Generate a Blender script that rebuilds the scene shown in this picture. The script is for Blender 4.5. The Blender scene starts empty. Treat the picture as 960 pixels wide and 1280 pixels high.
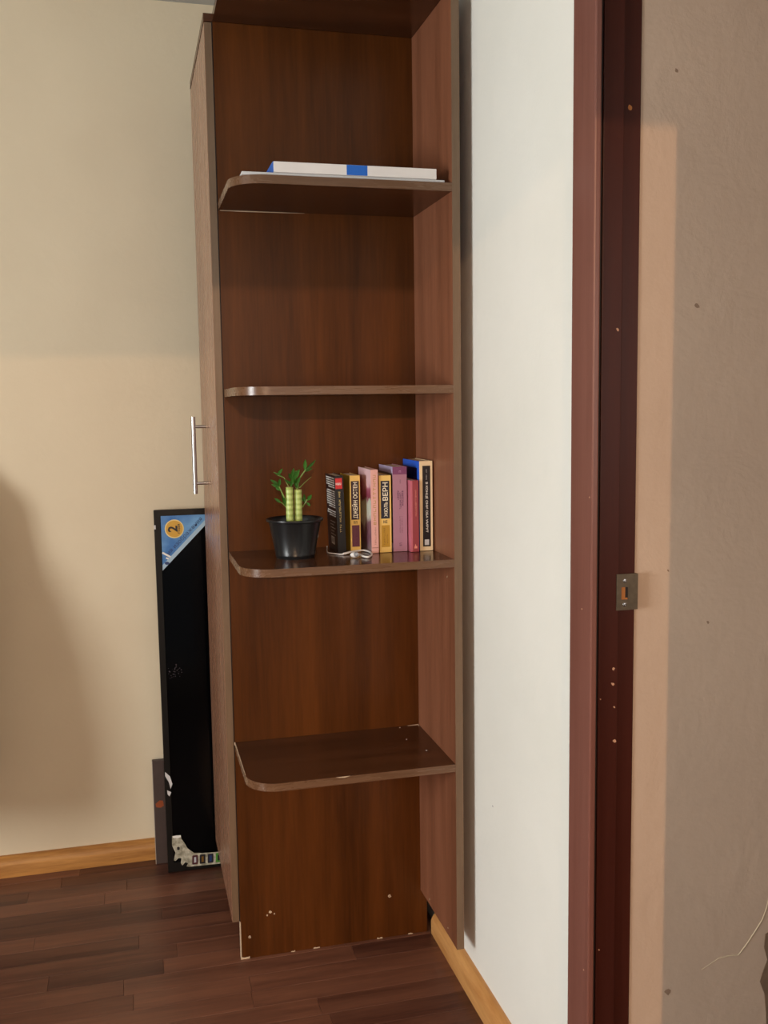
import bpy, bmesh, math, random
from mathutils import Vector, Matrix
random.seed(7)
S = bpy.context.scene
C = S.collection

# ------------------------------------------------------------------ camera
CAM = (-0.2164, -2.3327, 1.3617); YAW, PITCH, ROLL, FPX = 0.2512, -0.1067, -0.0141, 1229.27
cyw, syw, cp, sp = math.cos(YAW), math.sin(YAW), math.cos(PITCH), math.sin(PITCH)
F = Vector((syw*cp, cyw*cp, sp)); R0 = Vector((cyw, -syw, 0)); U0 = R0.cross(F)
Rv = R0*math.cos(ROLL) + U0*math.sin(ROLL); Uv = U0*math.cos(ROLL) - R0*math.sin(ROLL)
cam_d = bpy.data.cameras.new('camera'); cam = bpy.data.objects.new('camera', cam_d); C.objects.link(cam)
M = Matrix((Rv, Uv, -F)).transposed().to_4x4(); M.translation = CAM
cam.matrix_world = M
cam_d.sensor_fit = 'VERTICAL'; cam_d.sensor_height = 36.0; cam_d.lens = FPX/1280*36.0
cam_d.clip_start = 0.02
S.camera = cam

# ------------------------------------------------------------------ world, sun, daylight, exposure
S.view_settings.view_transform = 'Standard'; S.view_settings.look = 'None'
S.view_settings.gamma = 1.0; S.view_settings.use_curve_mapping = False
S.view_settings.exposure = 0.0
w = bpy.data.worlds.new('daylight'); S.world = w; w.use_nodes = True
w.node_tree.nodes['Background'].inputs[0].default_value = (0.80, 0.90, 1.0, 1)
w.node_tree.nodes['Background'].inputs[1].default_value = 0.3
SLX, SLZ = 0.18, -0.19                      # low evening sun: run in x and drop in z per metre of y
sd = bpy.data.lights.new('evening_sun', 'SUN'); sun = bpy.data.objects.new('evening_sun', sd); C.objects.link(sun)
sd.energy = 0.92; sd.color = (1.0, 0.58, 0.30); sd.angle = math.radians(0.45)
sun.rotation_euler = Vector((SLX, 1.0, SLZ)).to_track_quat('-Z', 'Y').to_euler()
def daylight(name, loc, direction, sx, sy, watts, col):
    d = bpy.data.lights.new(name, 'AREA'); o = bpy.data.objects.new(name, d); C.objects.link(o)
    d.shape = 'RECTANGLE'; d.size = sx; d.size_y = sy; d.energy = watts; d.color = col
    o.location = loc; o.rotation_euler = Vector(direction).to_track_quat('-Z', 'Z').to_euler()
    return o
XL, XW, YN, YB, ZC = -3.0, 0.5159, -3.25, 0.6462, 2.511       # room: left wall, right wall, near wall, back wall, ceiling
daylight('window_daylight_side', (XL-0.10, -1.98, 1.28), (1, 0, 0), 1.5, 1.0, 170, (0.98, 1.0, 0.99))
daylight('window_daylight_rear', (-0.65, YN-0.12, 1.65), (0, 1, 0), 1.9, 0.9, 11, (1.0, 0.93, 0.82))
daylight('hall_fill_lamp', (1.55, YN-0.10, 1.5), (0, 1, 0), 0.7, 1.3, 11, (1.0, 0.92, 0.84))  # added fill lamp to brighten the hall, no such source known

# ------------------------------------------------------------------ material helpers
def lin(r, g, b):
    return tuple(((c/255)/12.92 if c/255 <= 0.04045 else ((c/255+0.055)/1.055)**2.4) for c in (r, g, b)) + (1,)
def new_mat(name):
    m = bpy.data.materials.new(name); m.use_nodes = True
    nt = m.node_tree; return m, nt, nt.nodes['Principled BSDF']
def N(nt, t, **kw):
    n = nt.nodes.new(t)
    for k, v in kw.items(): setattr(n, k, v)
    return n
def plain(name, rgb, rough=0.5, metal=0.0, spec=0.5, var=0.06, scale=30, coat=0.0):
    m, nt, b = new_mat(name)
    tc = N(nt, 'ShaderNodeTexCoord'); no = N(nt, 'ShaderNodeTexNoise'); no.inputs['Scale'].default_value = scale
    nt.links.new(tc.outputs['Object'], no.inputs['Vector'])
    mx = N(nt, 'ShaderNodeMix', data_type='RGBA'); c = lin(*rgb)
    mx.inputs[6].default_value = tuple(x*(1-var) for x in c[:3])+(1,); mx.inputs[7].default_value = tuple(min(1, x*(1+var)) for x in c[:3])+(1,)
    nt.links.new(no.outputs['Fac'], mx.inputs[0]); nt.links.new(mx.outputs[2], b.inputs['Base Color'])
    b.inputs['Roughness'].default_value = rough; b.inputs['Metallic'].default_value = metal
    b.inputs['Specular IOR Level'].default_value = spec; b.inputs['Coat Weight'].default_value = coat
    return m
def wood(name, dark, light, grain=(22, 22, 1.2), rough=0.35, bump=0.05, rnd=0.0, spec=0.5, band=0.5, coat=0.0):
    """laminate: long streaks along one axis, broad bands and fine pores; rnd mixes in a tone per object"""
    m, nt, b = new_mat(name); L = nt.links.new
    tc = N(nt, 'ShaderNodeTexCoord'); mp = N(nt, 'ShaderNodeMapping'); mp.inputs['Scale'].default_value = grain
    L(tc.outputs['Object'], mp.inputs['Vector'])
    src = mp.outputs['Vector']
    if rnd:
        oi = N(nt, 'ShaderNodeObjectInfo'); ad = N(nt, 'ShaderNodeVectorMath', operation='ADD'); sc = N(nt, 'ShaderNodeMath', operation='MULTIPLY')
        sc.inputs[1].default_value = 57.0; L(oi.outputs['Random'], sc.inputs[0]); L(src, ad.inputs[0]); L(sc.outputs[0], ad.inputs[1]); src = ad.outputs[0]
    n1 = N(nt, 'ShaderNodeTexNoise'); n1.inputs['Scale'].default_value = 1.0; n1.inputs['Detail'].default_value = 7; n1.inputs['Roughness'].default_value = 0.62; n1.inputs['Distortion'].default_value = 0.4
    L(src, n1.inputs['Vector'])
    n2 = N(nt, 'ShaderNodeTexNoise'); n2.inputs['Scale'].default_value = 0.35; n2.inputs['Detail'].default_value = 2
    L(src, n2.inputs['Vector'])
    n3 = N(nt, 'ShaderNodeTexNoise'); n3.inputs['Scale'].default_value = 7.0; n3.inputs['Detail'].default_value = 3
    L(src, n3.inputs['Vector'])
    def mm(op, a, bb):
        x = N(nt, 'ShaderNodeMath', operation=op)
        for i, v in enumerate((a, bb)):
            if isinstance(v, (int, float)): x.inputs[i].default_value = v
            else: L(v, x.inputs[i])
        return x.outputs[0]
    f = mm('ADD', mm('MULTIPLY', n1.outputs['Fac'], 1.0-band), mm('MULTIPLY', n2.outputs['Fac'], band))
    f = mm('ADD', f, mm('MULTIPLY', mm('SUBTRACT', n3.outputs['Fac'], 0.5), 0.22))
    if rnd: f = mm('ADD', f, mm('MULTIPLY', mm('SUBTRACT', oi.outputs['Random'], 0.5), rnd))
    cr = N(nt, 'ShaderNodeValToRGB'); cr.color_ramp.elements[0].position = 0.28; cr.color_ramp.elements[1].position = 0.74
    cr.color_ramp.elements[0].color = lin(*dark); cr.color_ramp.elements[1].color = lin(*light)
    L(f, cr.inputs[0]); L(cr.outputs[0], b.inputs['Base Color'])
    bp = N(nt, 'ShaderNodeBump'); bp.inputs['Strength'].default_value = bump; bp.inputs['Distance'].default_value = 0.002
    L(n3.outputs['Fac'], bp.inputs['Height']); L(bp.outputs[0], b.inputs['Normal'])
    rr = mm('ADD', mm('MULTIPLY', n1.outputs['Fac'], 0.12), rough-0.06); L(rr, b.inputs['Roughness'])
    b.inputs['Specular IOR Level'].default_value = spec; b.inputs['Coat Weight'].default_value = coat; b.inputs['Coat Roughness'].default_value = 0.15
    return m
def plaster(name, rgb, rgb2, bump=0.25, scale=60, big=2.2, rough=0.85):
    m, nt, b = new_mat(name); L = nt.links.new
    tc = N(nt, 'ShaderNodeTexCoord')
    n1 = N(nt, 'ShaderNodeTexNoise'); n1.inputs['Scale'].default_value = big; n1.inputs['Detail'].default_value = 5
    n2 = N(nt, 'ShaderNodeTexNoise'); n2.inputs['Scale'].default_value = scale; n2.inputs['Detail'].default_value = 6; n2.inputs['Roughness'].default_value = 0.65
    n3 = N(nt, 'ShaderNodeTexNoise'); n3.inputs['Scale'].default_value = 9; n3.inputs['Detail'].default_value = 4; n3.inputs['Distortion'].default_value = 1.5
    for n in (n1, n2, n3): L(tc.outputs['Object'], n.inputs['Vector'])
    cr = N(nt, 'ShaderNodeValToRGB'); cr.color_ramp.elements[0].position = 0.35; cr.color_ramp.elements[1].position = 0.68
    cr.color_ramp.elements[0].color = lin(*rgb); cr.color_ramp.elements[1].color = lin(*rgb2)
    L(n1.outputs['Fac'], cr.inputs[0]); L(cr.outputs[0], b.inputs['Base Color'])
    ad = N(nt, 'ShaderNodeMath', operation='MULTIPLY_ADD'); ad.inputs[1].default_value = 2.0
    L(n3.outputs['Fac'], ad.inputs[0]); L(n2.outputs['Fac'], ad.inputs[2])
    bp = N(nt, 'ShaderNodeBump'); bp.inputs['Strength'].default_value = bump; bp.inputs['Distance'].default_value = 0.004
    L(ad.outputs[0], bp.inputs['Height']); L(bp.outputs[0], b.inputs['Normal'])
    b.inputs['Roughness'].default_value = rough; b.inputs['Specular IOR Level'].default_value = 0.25
    return m

MAT = dict(
    beige=plaster('beige_wall_paint', (221, 205, 177), (227, 212, 184), bump=0.12),
    white=plaster('white_wall_paint', (232, 231, 222), (238, 237, 229), bump=0.14),
    hall=plaster('hall_plaster', (192, 168, 148), (200, 176, 155), bump=0.22, scale=45),
    tanwall=plaster('tan_wall_paper', (150, 128, 106), (160, 138, 114), bump=0.1),
    ceil=plaster('ceiling_paint', (184, 184, 180), (192, 192, 188), bump=0.05),
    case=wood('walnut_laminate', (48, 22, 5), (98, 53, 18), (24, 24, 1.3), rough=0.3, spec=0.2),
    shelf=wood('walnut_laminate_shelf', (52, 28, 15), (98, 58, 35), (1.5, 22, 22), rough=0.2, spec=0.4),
    end=wood('walnut_laminate_lit_end', (106, 64, 43), (156, 101, 74), (26, 26, 1.3), rough=0.4, spec=0.3),  # same laminate made paler, light from the left put into the colour
    door=wood('walnut_laminate_lit_door', (134, 94, 72), (158, 116, 92), (24, 24, 1.3), rough=0.27),  # same laminate made paler, grazing reflection put into the colour
    edge=wood('walnut_edge_band', (92, 64, 44), (114, 82, 58), (6, 60, 60), rough=0.27, band=0.3),
    edgev=wood('walnut_edge_band_upright', (98, 76, 56), (120, 96, 74), (60, 60, 4), rough=0.4, band=0.3),
    chip=plain('bare_chipboard', (190, 168, 142), 0.9, var=0.2, scale=300),
    pine=wood('honey_pine', (136, 82, 34), (214, 154, 82), (3, 34, 34), rough=0.4, band=0.3),
    piney=wood('honey_pine_lengthwise', (172, 112, 56), (226, 172, 108), (34, 3, 34), rough=0.4, band=0.35),
    plank=wood('laminate_strip', (76, 43, 33), (134, 86, 64), (2.2, 34, 34), rough=0.36, rnd=0.3, band=0.25, bump=0.04),
    frame=wood('mahogany_casing', (108, 65, 54), (132, 86, 75), (40, 40, 1.5), rough=0.35),
    jamb=wood('mahogany_jamb', (58, 23, 15), (72, 31, 22), (40, 40, 1.5), rough=0.4, spec=0.25),
    seal=plain('dark_rebate', (28, 20, 18), 0.6),
    steel=plain('brushed_steel', (190, 190, 192), 0.25, metal=1.0),
    oldsteel=plain('tarnished_steel', (120, 108, 92), 0.42, metal=0.9, var=0.25, scale=120),
    rawwood=plain('raw_mortise_wood', (176, 112, 58), 0.8),
    black=plain('black_plastic', (9, 9, 9), 0.4, spec=0.25),
    screen=plain('black_glass', (3, 3, 4), 0.14, spec=0.12),
    potp=plain('pot_plastic', (22, 23, 25), 0.28, spec=0.5),
    soil=plain('potting_soil', (46, 34, 26), 0.95, var=0.4, scale=150),
    paper=plain('page_paper', (226, 216, 196), 0.9, var=0.08, scale=200),
    wht=plain('white_print', (236, 234, 228), 0.6), dgrey=plain('dark_grey_print', (70, 60, 66), 0.7),
    pvc=plain('white_rubber', (238, 236, 234), 0.35),
)
# ------------------------------------------------------------------ mesh helpers
def link(name, bm, mat, parent=None, smooth=False):
    me = bpy.data.meshes.new(name); bm.to_mesh(me); bm.free()
    return link_me(name, me, mat, parent, smooth)
def link_me(name, me, mat, parent=None, smooth=False):
    o = bpy.data.objects.new(name, me); C.objects.link(o)
    if mat is not None and not me.materials: me.materials.append(MAT[mat] if isinstance(mat, str) else mat)
    if smooth:
        for p in me.polygons: p.use_smooth = True
        if smooth != 'all': me.set_sharp_from_angle(angle=math.radians(40))
    o.parent = parent
    return o
def thing(name, label, cat, loc=(0, 0, 0), group=None):
    o = bpy.data.objects.new(name, None); C.objects.link(o); o.location = loc; o.empty_display_size = 0.05
    o['label'] = label; o['category'] = cat
    if group: o['group'] = group
    return o
def tag(o, label, cat, group=None):
    o['label'] = label; o['category'] = cat
    if group: o['group'] = group
    return o
def struct(o, label=None):
    o['kind'] = 'structure'
    if label: o['label'] = label
    return o
def bx(bm, x0, x1, y0, y1, z0, z1, bev=0.0):
    vs = [bm.verts.new((x, y, z)) for x in (x0, x1) for y in (y0, y1) for z in (z0, z1)]
    q = ((0, 1, 3, 2), (4, 6, 7, 5), (0, 4, 5, 1), (2, 3, 7, 6), (0, 2, 6, 4), (1, 5, 7, 3))
    fs = [bm.faces.new([vs[i] for i in f]) for f in q]
    if bev:
        es = list({e for f in fs for e in f.edges})
        bmesh.ops.bevel(bm, geom=es, offset=bev, segments=2, affect='EDGES', profile=0.5)
    return bm
def box(name, mat, parent, x0, x1, y0, y1, z0, z1, bev=0.0):
    return link(name, bx(bmesh.new(), x0, x1, y0, y1, z0, z1, bev), mat, parent)
def prism(bm, pts, axis, a, b):
    """extrude a 2-D outline along axis from a to b; pts in the other two axes (cyclic order x,y,z)"""
    def P(u, v, t):
        return {'x': (t, u, v), 'y': (u, t, v), 'z': (u, v, t)}[axis]
    A = [bm.verts.new(P(u, v, a)) for u, v in pts]; B = [bm.verts.new(P(u, v, b)) for u, v in pts]
    n = len(pts)
    bm.faces.new(A); bm.faces.new(B[::-1])
    for i in range(n): bm.faces.new((A[i], B[i], B[(i+1) % n], A[(i+1) % n]))
    bmesh.ops.recalc_face_normals(bm, faces=bm.faces)
    return bm
def tube(bm, pts, r, seg=10, cap=True):
    pts = [Vector(p) for p in pts]; rs = r if isinstance(r, (list, tuple)) else [r]*len(pts)
    rings = []; up = Vector((0.13, 0.31, 0.94)).normalized()
    for i, p in enumerate(pts):
        t = (pts[min(i+1, len(pts)-1)]-pts[max(i-1, 0)]).normalized()
        s = t.cross(up)
        if s.length < 0.05: s = t.cross(Vector((1, 0, 0)))
        s.normalize(); u = s.cross(t).normalized()
        rings.append([bm.verts.new(p+(s*math.cos(2*math.pi*k/seg)+u*math.sin(2*math.pi*k/seg))*rs[i]) for k in range(seg)])
    for a, b in zip(rings, rings[1:]):
        for k in range(seg): bm.faces.new((a[k], a[(k+1) % seg], b[(k+1) % seg], b[k]))
    if cap: bm.faces.new(rings[0][::-1]); bm.faces.new(rings[-1])
    return bm
def lathe(bm, prof, seg=40, cx=0, cy=0):
    rings = []
    for r, z in prof:
        rings.append([bm.verts.new((cx+r*math.cos(2*math.pi*k/seg), cy+r*math.sin(2*math.pi*k/seg), z)) for k in range(seg)] if r > 1e-6 else [bm.verts.new((cx, cy, z))])
    for a, b in zip(rings, rings[1:]):
        for k in range(seg):
            q = [a[k % len(a)], a[(k+1) % len(a)], b[(k+1) % len(b)], b[k % len(b)]]
            q = list(dict.fromkeys(q))
            if len(q) > 2: bm.faces.new(q)
    bmesh.ops.recalc_face_normals(bm, faces=bm.faces)
    return bm
def flat(bm, pts3):
    return bm.faces.new([bm.verts.new(p) for p in pts3])
def text_bm(s, size, fn, bold=0.0, space=1.0, fit=None, ax=1.0):
    """lettering as a flat mesh; fn maps text (u, v), centred on the string, to a 3-D point; fit = length in metres"""
    cu = bpy.data.curves.new('lettering', 'FONT'); cu.body = s; cu.size = size; cu.offset = bold*size; cu.resolution_u = 2
    cu.space_character = space
    to = bpy.data.objects.new('lettering', cu); C.objects.link(to)
    bpy.context.view_layer.update()
    me = bpy.data.meshes.new_from_object(to.evaluated_get(bpy.context.evaluated_depsgraph_get()))
    bpy.data.objects.remove(to); bpy.data.curves.remove(cu)
    us = [v.co.x for v in me.vertices]; vs = [v.co.y for v in me.vertices]
    cu_, cv_ = (min(us)+max(us))/2, (min(vs)+max(vs))/2
    k = fit/(max(us)-min(us)) if fit else 1.0
    for v in me.vertices: v.co = fn((v.co.x-cu_)*k, (v.co.y-cv_)*ax)
    bm = bmesh.new(); bm.from_mesh(me); bpy.data.meshes.remove(me)
    return bm
def glyph_bm(n, cell, h, fn, seed=1, weight=0.16):
    """a row of illegibly small letters: strokes standing for glyphs, n letters wide, centred"""
    rnd = random.Random(seed); bm = bmesh.new(); wd = cell*0.72
    def st(u0, u1, v0, v1): flat(bm, [fn(u0, v0), fn(u1, v0), fn(u1, v1), fn(u0, v1)])
    for i in range(n):
        if n > 7 and rnd.random() < 0.1: continue
        u = (i-n/2)*cell; k = rnd.randrange(6); s = weight*h
        if k != 5: st(u, u+s, -h/2, h/2)
        if k in (0, 1, 4): st(u+wd-s, u+wd, -h/2, h/2)
        if k in (0, 2, 5): st(u+s*(k != 5), u+wd-s*(k == 0), h/2-s, h/2)
        if k in (1, 2): st(u+s, u+wd-s*(k == 1), -s/2, s/2)
        if k in (2, 3, 4): st(u+s, u+wd-s*(k == 4), -h/2, -h/2+s)
        if k == 5: st(u+wd/2-s/2, u+wd/2+s/2, -h/2, h/2-s)
    return bm

# ------------------------------------------------------------------ measures of the cabinet (metres)
W, D, T = 0.4657, 0.2938, 0.0172
Z1, Z2, Z3, Z4 = 1.831, 1.4062, 1.0245, 0.5571
ZT, ZP = 2.2265, 0.1157

# ================================================================== THE SETTING
# floor: sub-floor plus laminate strips laid lengthwise to the back wall
PX0, PX1, PY0, PY1 = -1.75, XW-0.002, -1.50, YB-0.002
bm = bmesh.new()
bx(bm, XL-0.1, 2.0, YN-0.1, YB+0.1, -0.06, -0.008)
for a in ((XL, PX0, YN, YB), (PX0, XW, YN, PY0), (XW, 1.95, YN, -0.86)): bx(bm, a[0], a[1], a[2], a[3], -0.008, -0.0004)
fm, nt, b = new_mat('laminate_far'); L = nt.links.new
tc = N(nt, 'ShaderNodeTexCoord'); br = N(nt, 'ShaderNodeTexBrick'); br.inputs['Scale'].default_value = 1.0
br.inputs['Brick Width'].default_value = 0.42; br.inputs['Row Height'].default_value = 0.065; br.inputs['Mortar Size'].default_value = 0.0006
br.inputs['Color1'].default_value = lin(60, 33, 25); br.inputs['Color2'].default_value = lin(98, 58, 41); br.inputs['Mortar'].default_value = lin(28, 16, 12)
L(tc.outputs['Object'], br.inputs['Vector']); L(br.outputs['Color'], b.inputs['Base Color']); b.inputs['Roughness'].default_value = 0.34
floor = struct(link('floor', bm, fm), 'dark red-brown laminate strip floor')
SW = 0.0655; lens = (0.27, 0.36, 0.45, 0.56); strips = {}
for l in lens:
    strips[l] = bmesh.new(); bx(strips[l], 0, l-0.0006, 0, SW-0.0006, -0.0078, 0.0, 0.0005)
    me = bpy.data.meshes.new('plank'); strips[l].to_mesh(me); strips[l].free(); me.materials.append(MAT['plank']); strips[l] = me
y = PY1-SW
row = 0
while y > PY0-0.001:
    x = PX0-random.uniform(0, 0.25)+0.25
    first = True
    while x < PX1-0.02:
        l = random.choice(lens)
        o = bpy.data.objects.new('plank', strips[l]); C.objects.link(o); o.parent = floor
        x0 = x
        if first: o.scale.x = (x+l-PX0)/l if x+l-PX0 > 0.05 else 1; x0 = PX0; x = PX0+l*o.scale.x; first = False
        else: x = x+l
        if x > PX1: o.scale.x *= (PX1-x0)/(x-x0)
        o.location = (x0, y, random.uniform(-0.0002, 0.0)); 
    y -= SW; row += 1
# walls
WT = 0.18
DY0, DY1, DZ = -1.71, -0.87, 2.08          # doorway in the right wall
def wall(name, mat, boxes, label):
    bm = bmesh.new()
    for a in boxes: bx(bm, *a)
    return struct(link(name, bm, mat), label)
wall_back = wall('wall_back', 'beige', [(XL-WT, XW+0.09, YB, YB+WT, -0.06, ZC)], 'beige painted back wall')
HX = 0.596                                  # hall face of the right wall
wall_right = wall('wall_right', 'white', [(XW, HX, DY1+0.03, YB, -0.06, ZC), (XW, HX, YN, DY0-0.03, -0.06, ZC), (XW, HX, DY0-0.03, DY1+0.03, DZ+0.03, ZC)], 'white painted wall with the doorway')
W1 = (-2.76, -1.20, 0.72, 1.84)             # side window y0 y1 z0 z1
wall('wall_left', 'tanwall', [(XL-WT, XL, YN-WT, W1[0], -0.06, ZC), (XL-WT, XL, W1[1], YB, -0.06, ZC), (XL-WT, XL, W1[0], W1[1], -0.06, W1[2]), (XL-WT, XL, W1[0], W1[1], W1[3], ZC)], 'tan papered wall with the side window')
W2 = (-1.60, 0.36, 0.22, 1.674+0.19*abs(YN))   # rear window x0 x1 z0 z1
wall('wall_near', 'tanwall', [(XL, W2[0], YN-WT, YN, -0.06, ZC), (W2[1], 1.2, YN-WT, YN, -0.06, ZC), (W2[0], W2[1], YN-WT, YN, -0.06, W2[2]), (W2[0], W2[1], YN-WT, YN, W2[3], ZC),
     (1.9, 2.1, YN-WT, YN, -0.06, ZC), (1.2, 1.9, YN-WT, YN, -0.06, 0.85), (1.2, 1.9, YN-WT, YN, 2.15, ZC)], 'tan papered wall with a wide window')
wall_hall = wall('wall_hall', 'hall', [(HX-0.004, 2.1, -0.862, -0.70, -0.06, ZC)], 'rough plastered hall wall beyond the doorway')
wall('wall_hall_side', 'hall', [(1.95, 2.1, YN, -0.862, -0.06, ZC)], 'plastered side wall of the hall')
struct(box('ceiling', 'ceil', None, XL-WT, 2.1, YN-WT, YB+WT, ZC, ZC+0.1), 'pale grey ceiling')
# windows (outside the frame): frames with clear panes
gm, nt, b = new_mat('clear_pane'); L = nt.links.new
tr = N(nt, 'ShaderNodeBsdfTransparent'); gl = N(nt, 'ShaderNodeBsdfGlossy'); gl.inputs['Roughness'].default_value = 0.02
mx = N(nt, 'ShaderNodeMixShader'); mx.inputs[0].default_value = 0.06
L(tr.outputs[0], mx.inputs[1]); L(gl.outputs[0], mx.inputs[2]); L(mx.outputs[0], nt.nodes['Material Output'].inputs[0])
MAT['glass'] = gm
def window(name, axis, c, a0, a1, z0, z1, label, mull):
    f = 0.05; bm = bmesh.new()
    def bb(p0, p1, q0, q1, t=0.025):
        bx(bm, *((c-t, c+t, p0, p1, q0, q1) if axis == 'x' else (p0, p1, c-t, c+t, q0, q1)))
    bb(a0, a0+f, z0, z1); bb(a1-f, a1, z0, z1); bb(a0+f, a1-f, z0, z0+f)
    if axis == 'x': bb(a0+f, a1-f, z1-f, z1)
    else: bb(a0+f, a1-f, z1-0.02, z1)
    if mull: bb((a0+a1)/2-f/2, (a0+a1)/2+f/2, z0+f, z1-f)
    o = struct(link(name, bm, 'wht'), label)
    g = bmesh.new(); bx(g, *((c-0.003, c+0.003, a0+f, a1-f, z0+f, z1-0.02) if axis == 'x' else (a0+f, a1-f, c-0.003, c+0.003, z0+f, z1-0.02)))
    link('pane', g, 'glass', o)
window('window_1', 'x', XL-0.04, *W1, 'white framed side window', False)
window('window_2', 'y', YN-0.04, *W2, 'white framed rear window', False)
window('window_3', 'y', YN-0.04, 1.2, 1.9, 0.85, 2.15, 'added unseen hall window, white framed', False)  # unseen opening added to go with the hall fill lamp
# baseboards: rounded profile
BT, BH = 0.026, 0.0593
prof = [(0, 0), (BT, 0), (BT, 0.036), (BT*0.9, 0.044), (BT*0.72, 0.0505), (BT*0.5, 0.0555), (BT*0.3, BH), (0, BH)]
bm = prism(bmesh.new(), [(YB-u, v) for u, v in prof], 'x', XL, XW-0.03)
struct(link('baseboard_back', bm, 'pine', None, True), 'honey pine baseboard along the beige wall')
bm = bmesh.new()                                            # right one: far end sawn at a slant
def ring(yb, dy): return [bm.verts.new((XW-u, yb+dy*(1-v/BH), v)) for u, v in prof]
A, B = ring(-0.012, 0.0), ring(-0.792, 0.0)
A2 = A; n = len(prof)
bm.faces.new(A); bm.faces.new(B[::-1])
for i in range(n): bm.faces.new((A[i], B[i], B[(i+1) % n], A[(i+1) % n]))
bmesh.ops.recalc_face_normals(bm, faces=bm.faces)
bbr = struct(link('baseboard_right', bm, 'piney', None, True), 'honey pine baseboard under the white wall')
for (yy, zz) in ((-0.31, 0.047), (-0.47, 0.045)):
    bm = bmesh.new(); lathe(bm, [(0.0022, 0), (0.0022, 0.0008), (0, 0.001)], 8)
    o = link('nail_head', bm, 'steel', bbr); o.location = (XW-0.0175, yy, zz+0.0005); o.rotation_euler = (0, -math.pi/4, 0)

# doorway lining: casing, jamb with stop, strike plate, head, near jamb
CX = XW-0.0105
trim = struct(box('trim_1', 'frame', None, CX, XW+0.001, -0.878, -0.797, 0, DZ+0.085, 0.0025), 'red-brown door casing on the white wall')
box('casing_near', 'frame', trim, CX, XW+0.001, DY0-0.075, DY0+0.006, 0, DZ+0.085, 0.0025)
box('casing_head', 'frame', trim, CX, XW+0.001, DY0+0.006, -0.878, DZ-0.006, DZ+0.085, 0.0025)
jb = struct(box('door_1', 'jamb', None, XW+0.0082, 0.5595, DY1, DY1+0.03, 0, DZ, 0.001), 'dark red-brown door jamb with stop')
box('rebate', 'jamb', jb, 0.5595, 0.592, DY1+0.006, DY1+0.03, 0, DZ, 0.001)
box('seal_groove', 'seal', jb, XW+0.001, XW+0.0082, DY1+0.004, DY1+0.03, 0, DZ)
box('jamb_near', 'jamb', jb, XW+0.001, 0.592, DY0-0.03, DY0, 0, DZ, 0.001)
box('jamb_head', 'jamb', jb, XW+0.001, 0.592, DY0-0.03, DY1+0.03, DZ, DZ+0.03, 0.001)
# strike plate: sheet with a square mortise, two screws, bent lip
bm = bmesh.new(); px0, px1, pz0, pz1 = 0.5545, 0.5905, 1.0193, 1.0803; hx0, hx1, hz0, hz1 = 0.5635, 0.5755, 1.0370, 1.0580
yp0, yp1 = DY1-0.0022, DY1-0.0004
for a in ((px0, hx0, pz0, pz1), (hx1, px1, pz0, pz1), (hx0, hx1, pz0, hz0), (hx0, hx1, hz1, pz1)): bx(bm, a[0], a[1], yp0, yp1, a[2], a[3])
bx(bm, px1, px1+0.003, yp0, DY1+0.016, 1.0195, 1.0795)
sp_ = link('strike_plate', bm, 'oldsteel', jb); sp_['label'] = 'tarnished steel strike plate'
box('mortise', 'rawwood', sp_, hx0, hx1, yp1-0.0003, yp1+0.0002, hz0, hz1)
box('latch_hole', 'seal', sp_, hx0+0.0075, hx1, yp1-0.0008, yp1-0.0003, hz0+0.003, hz1)
for zz in (1.0685, 1.0285):
    bm = bmesh.new(); lathe(bm, [(0.0036, 0), (0.0032, 0.0008), (0.0012, 0.001), (0, 0.0004)], 14)
    o = link('screw', bm, 'steel', sp_); o.rotation_euler = (math.pi/2, 0, 0); o.location = (0.5695, yp0, zz)
def dab(name, mat, parent, c, normal, r, seed, thick=0.0004, sq=1.0):
    """a small irregular flake lying on a face"""
    rnd = random.Random(seed); n = Vector(normal).normalized(); t = n.orthogonal().normalized(); u = n.cross(t)
    bm = bmesh.new(); ps = []
    for k in range(9):
        a = 2*math.pi*k/9; q = r*rnd.uniform(0.6, 1.1)
        ps.append(Vector(c)+(t*math.cos(a)+u*math.sin(a)*sq)*q)
    A = [bm.verts.new(p+n*thick) for p in ps]; B = [bm.verts.new(p-n*0.0002) for p in ps]
    bm.faces.new(A); bm.faces.new(B[::-1])
    for k in range(9): bm.faces.new((A[k], B[k], B[(k+1) % 9], A[(k+1) % 9]))
    bmesh.ops.recalc_face_normals(bm, faces=bm.faces)
    return link(name, bm, mat, parent)
MAT['chipr'] = plain('bare_jamb_wood', (196, 150, 120), 0.9, var=0.15, scale=200)
for i, (xx, zz, r) in enumerate(((0.5728, 1.8279, 0.004), (0.5521, 1.48, 0.0025), (0.5517, 0.9202, 0.0025), (0.5505, 0.8942, 0.003), (0.5540, 0.8539, 0.0018), (0.5547, 0.7956, 0.0028), (0.530, 0.427, 0.0015), (0.528, 0.87, 0.0014))):
    yy = DY1 if xx < 0.5595 else DY1+0.006
    dab('paint_chip', 'chipr' if i else 'rawwood', jb, (xx, yy, zz), (0, -1, 0), r, i, sq=1.3)
for i, (yy, zz) in enumerate(((-0.862, 0.39), (-0.845, 1.02), (-0.870, 1.21))): dab('paint_chip', 'chipr', trim, (CX, yy, zz), (-1, 0, 0), 0.0016, 20+i)
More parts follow.
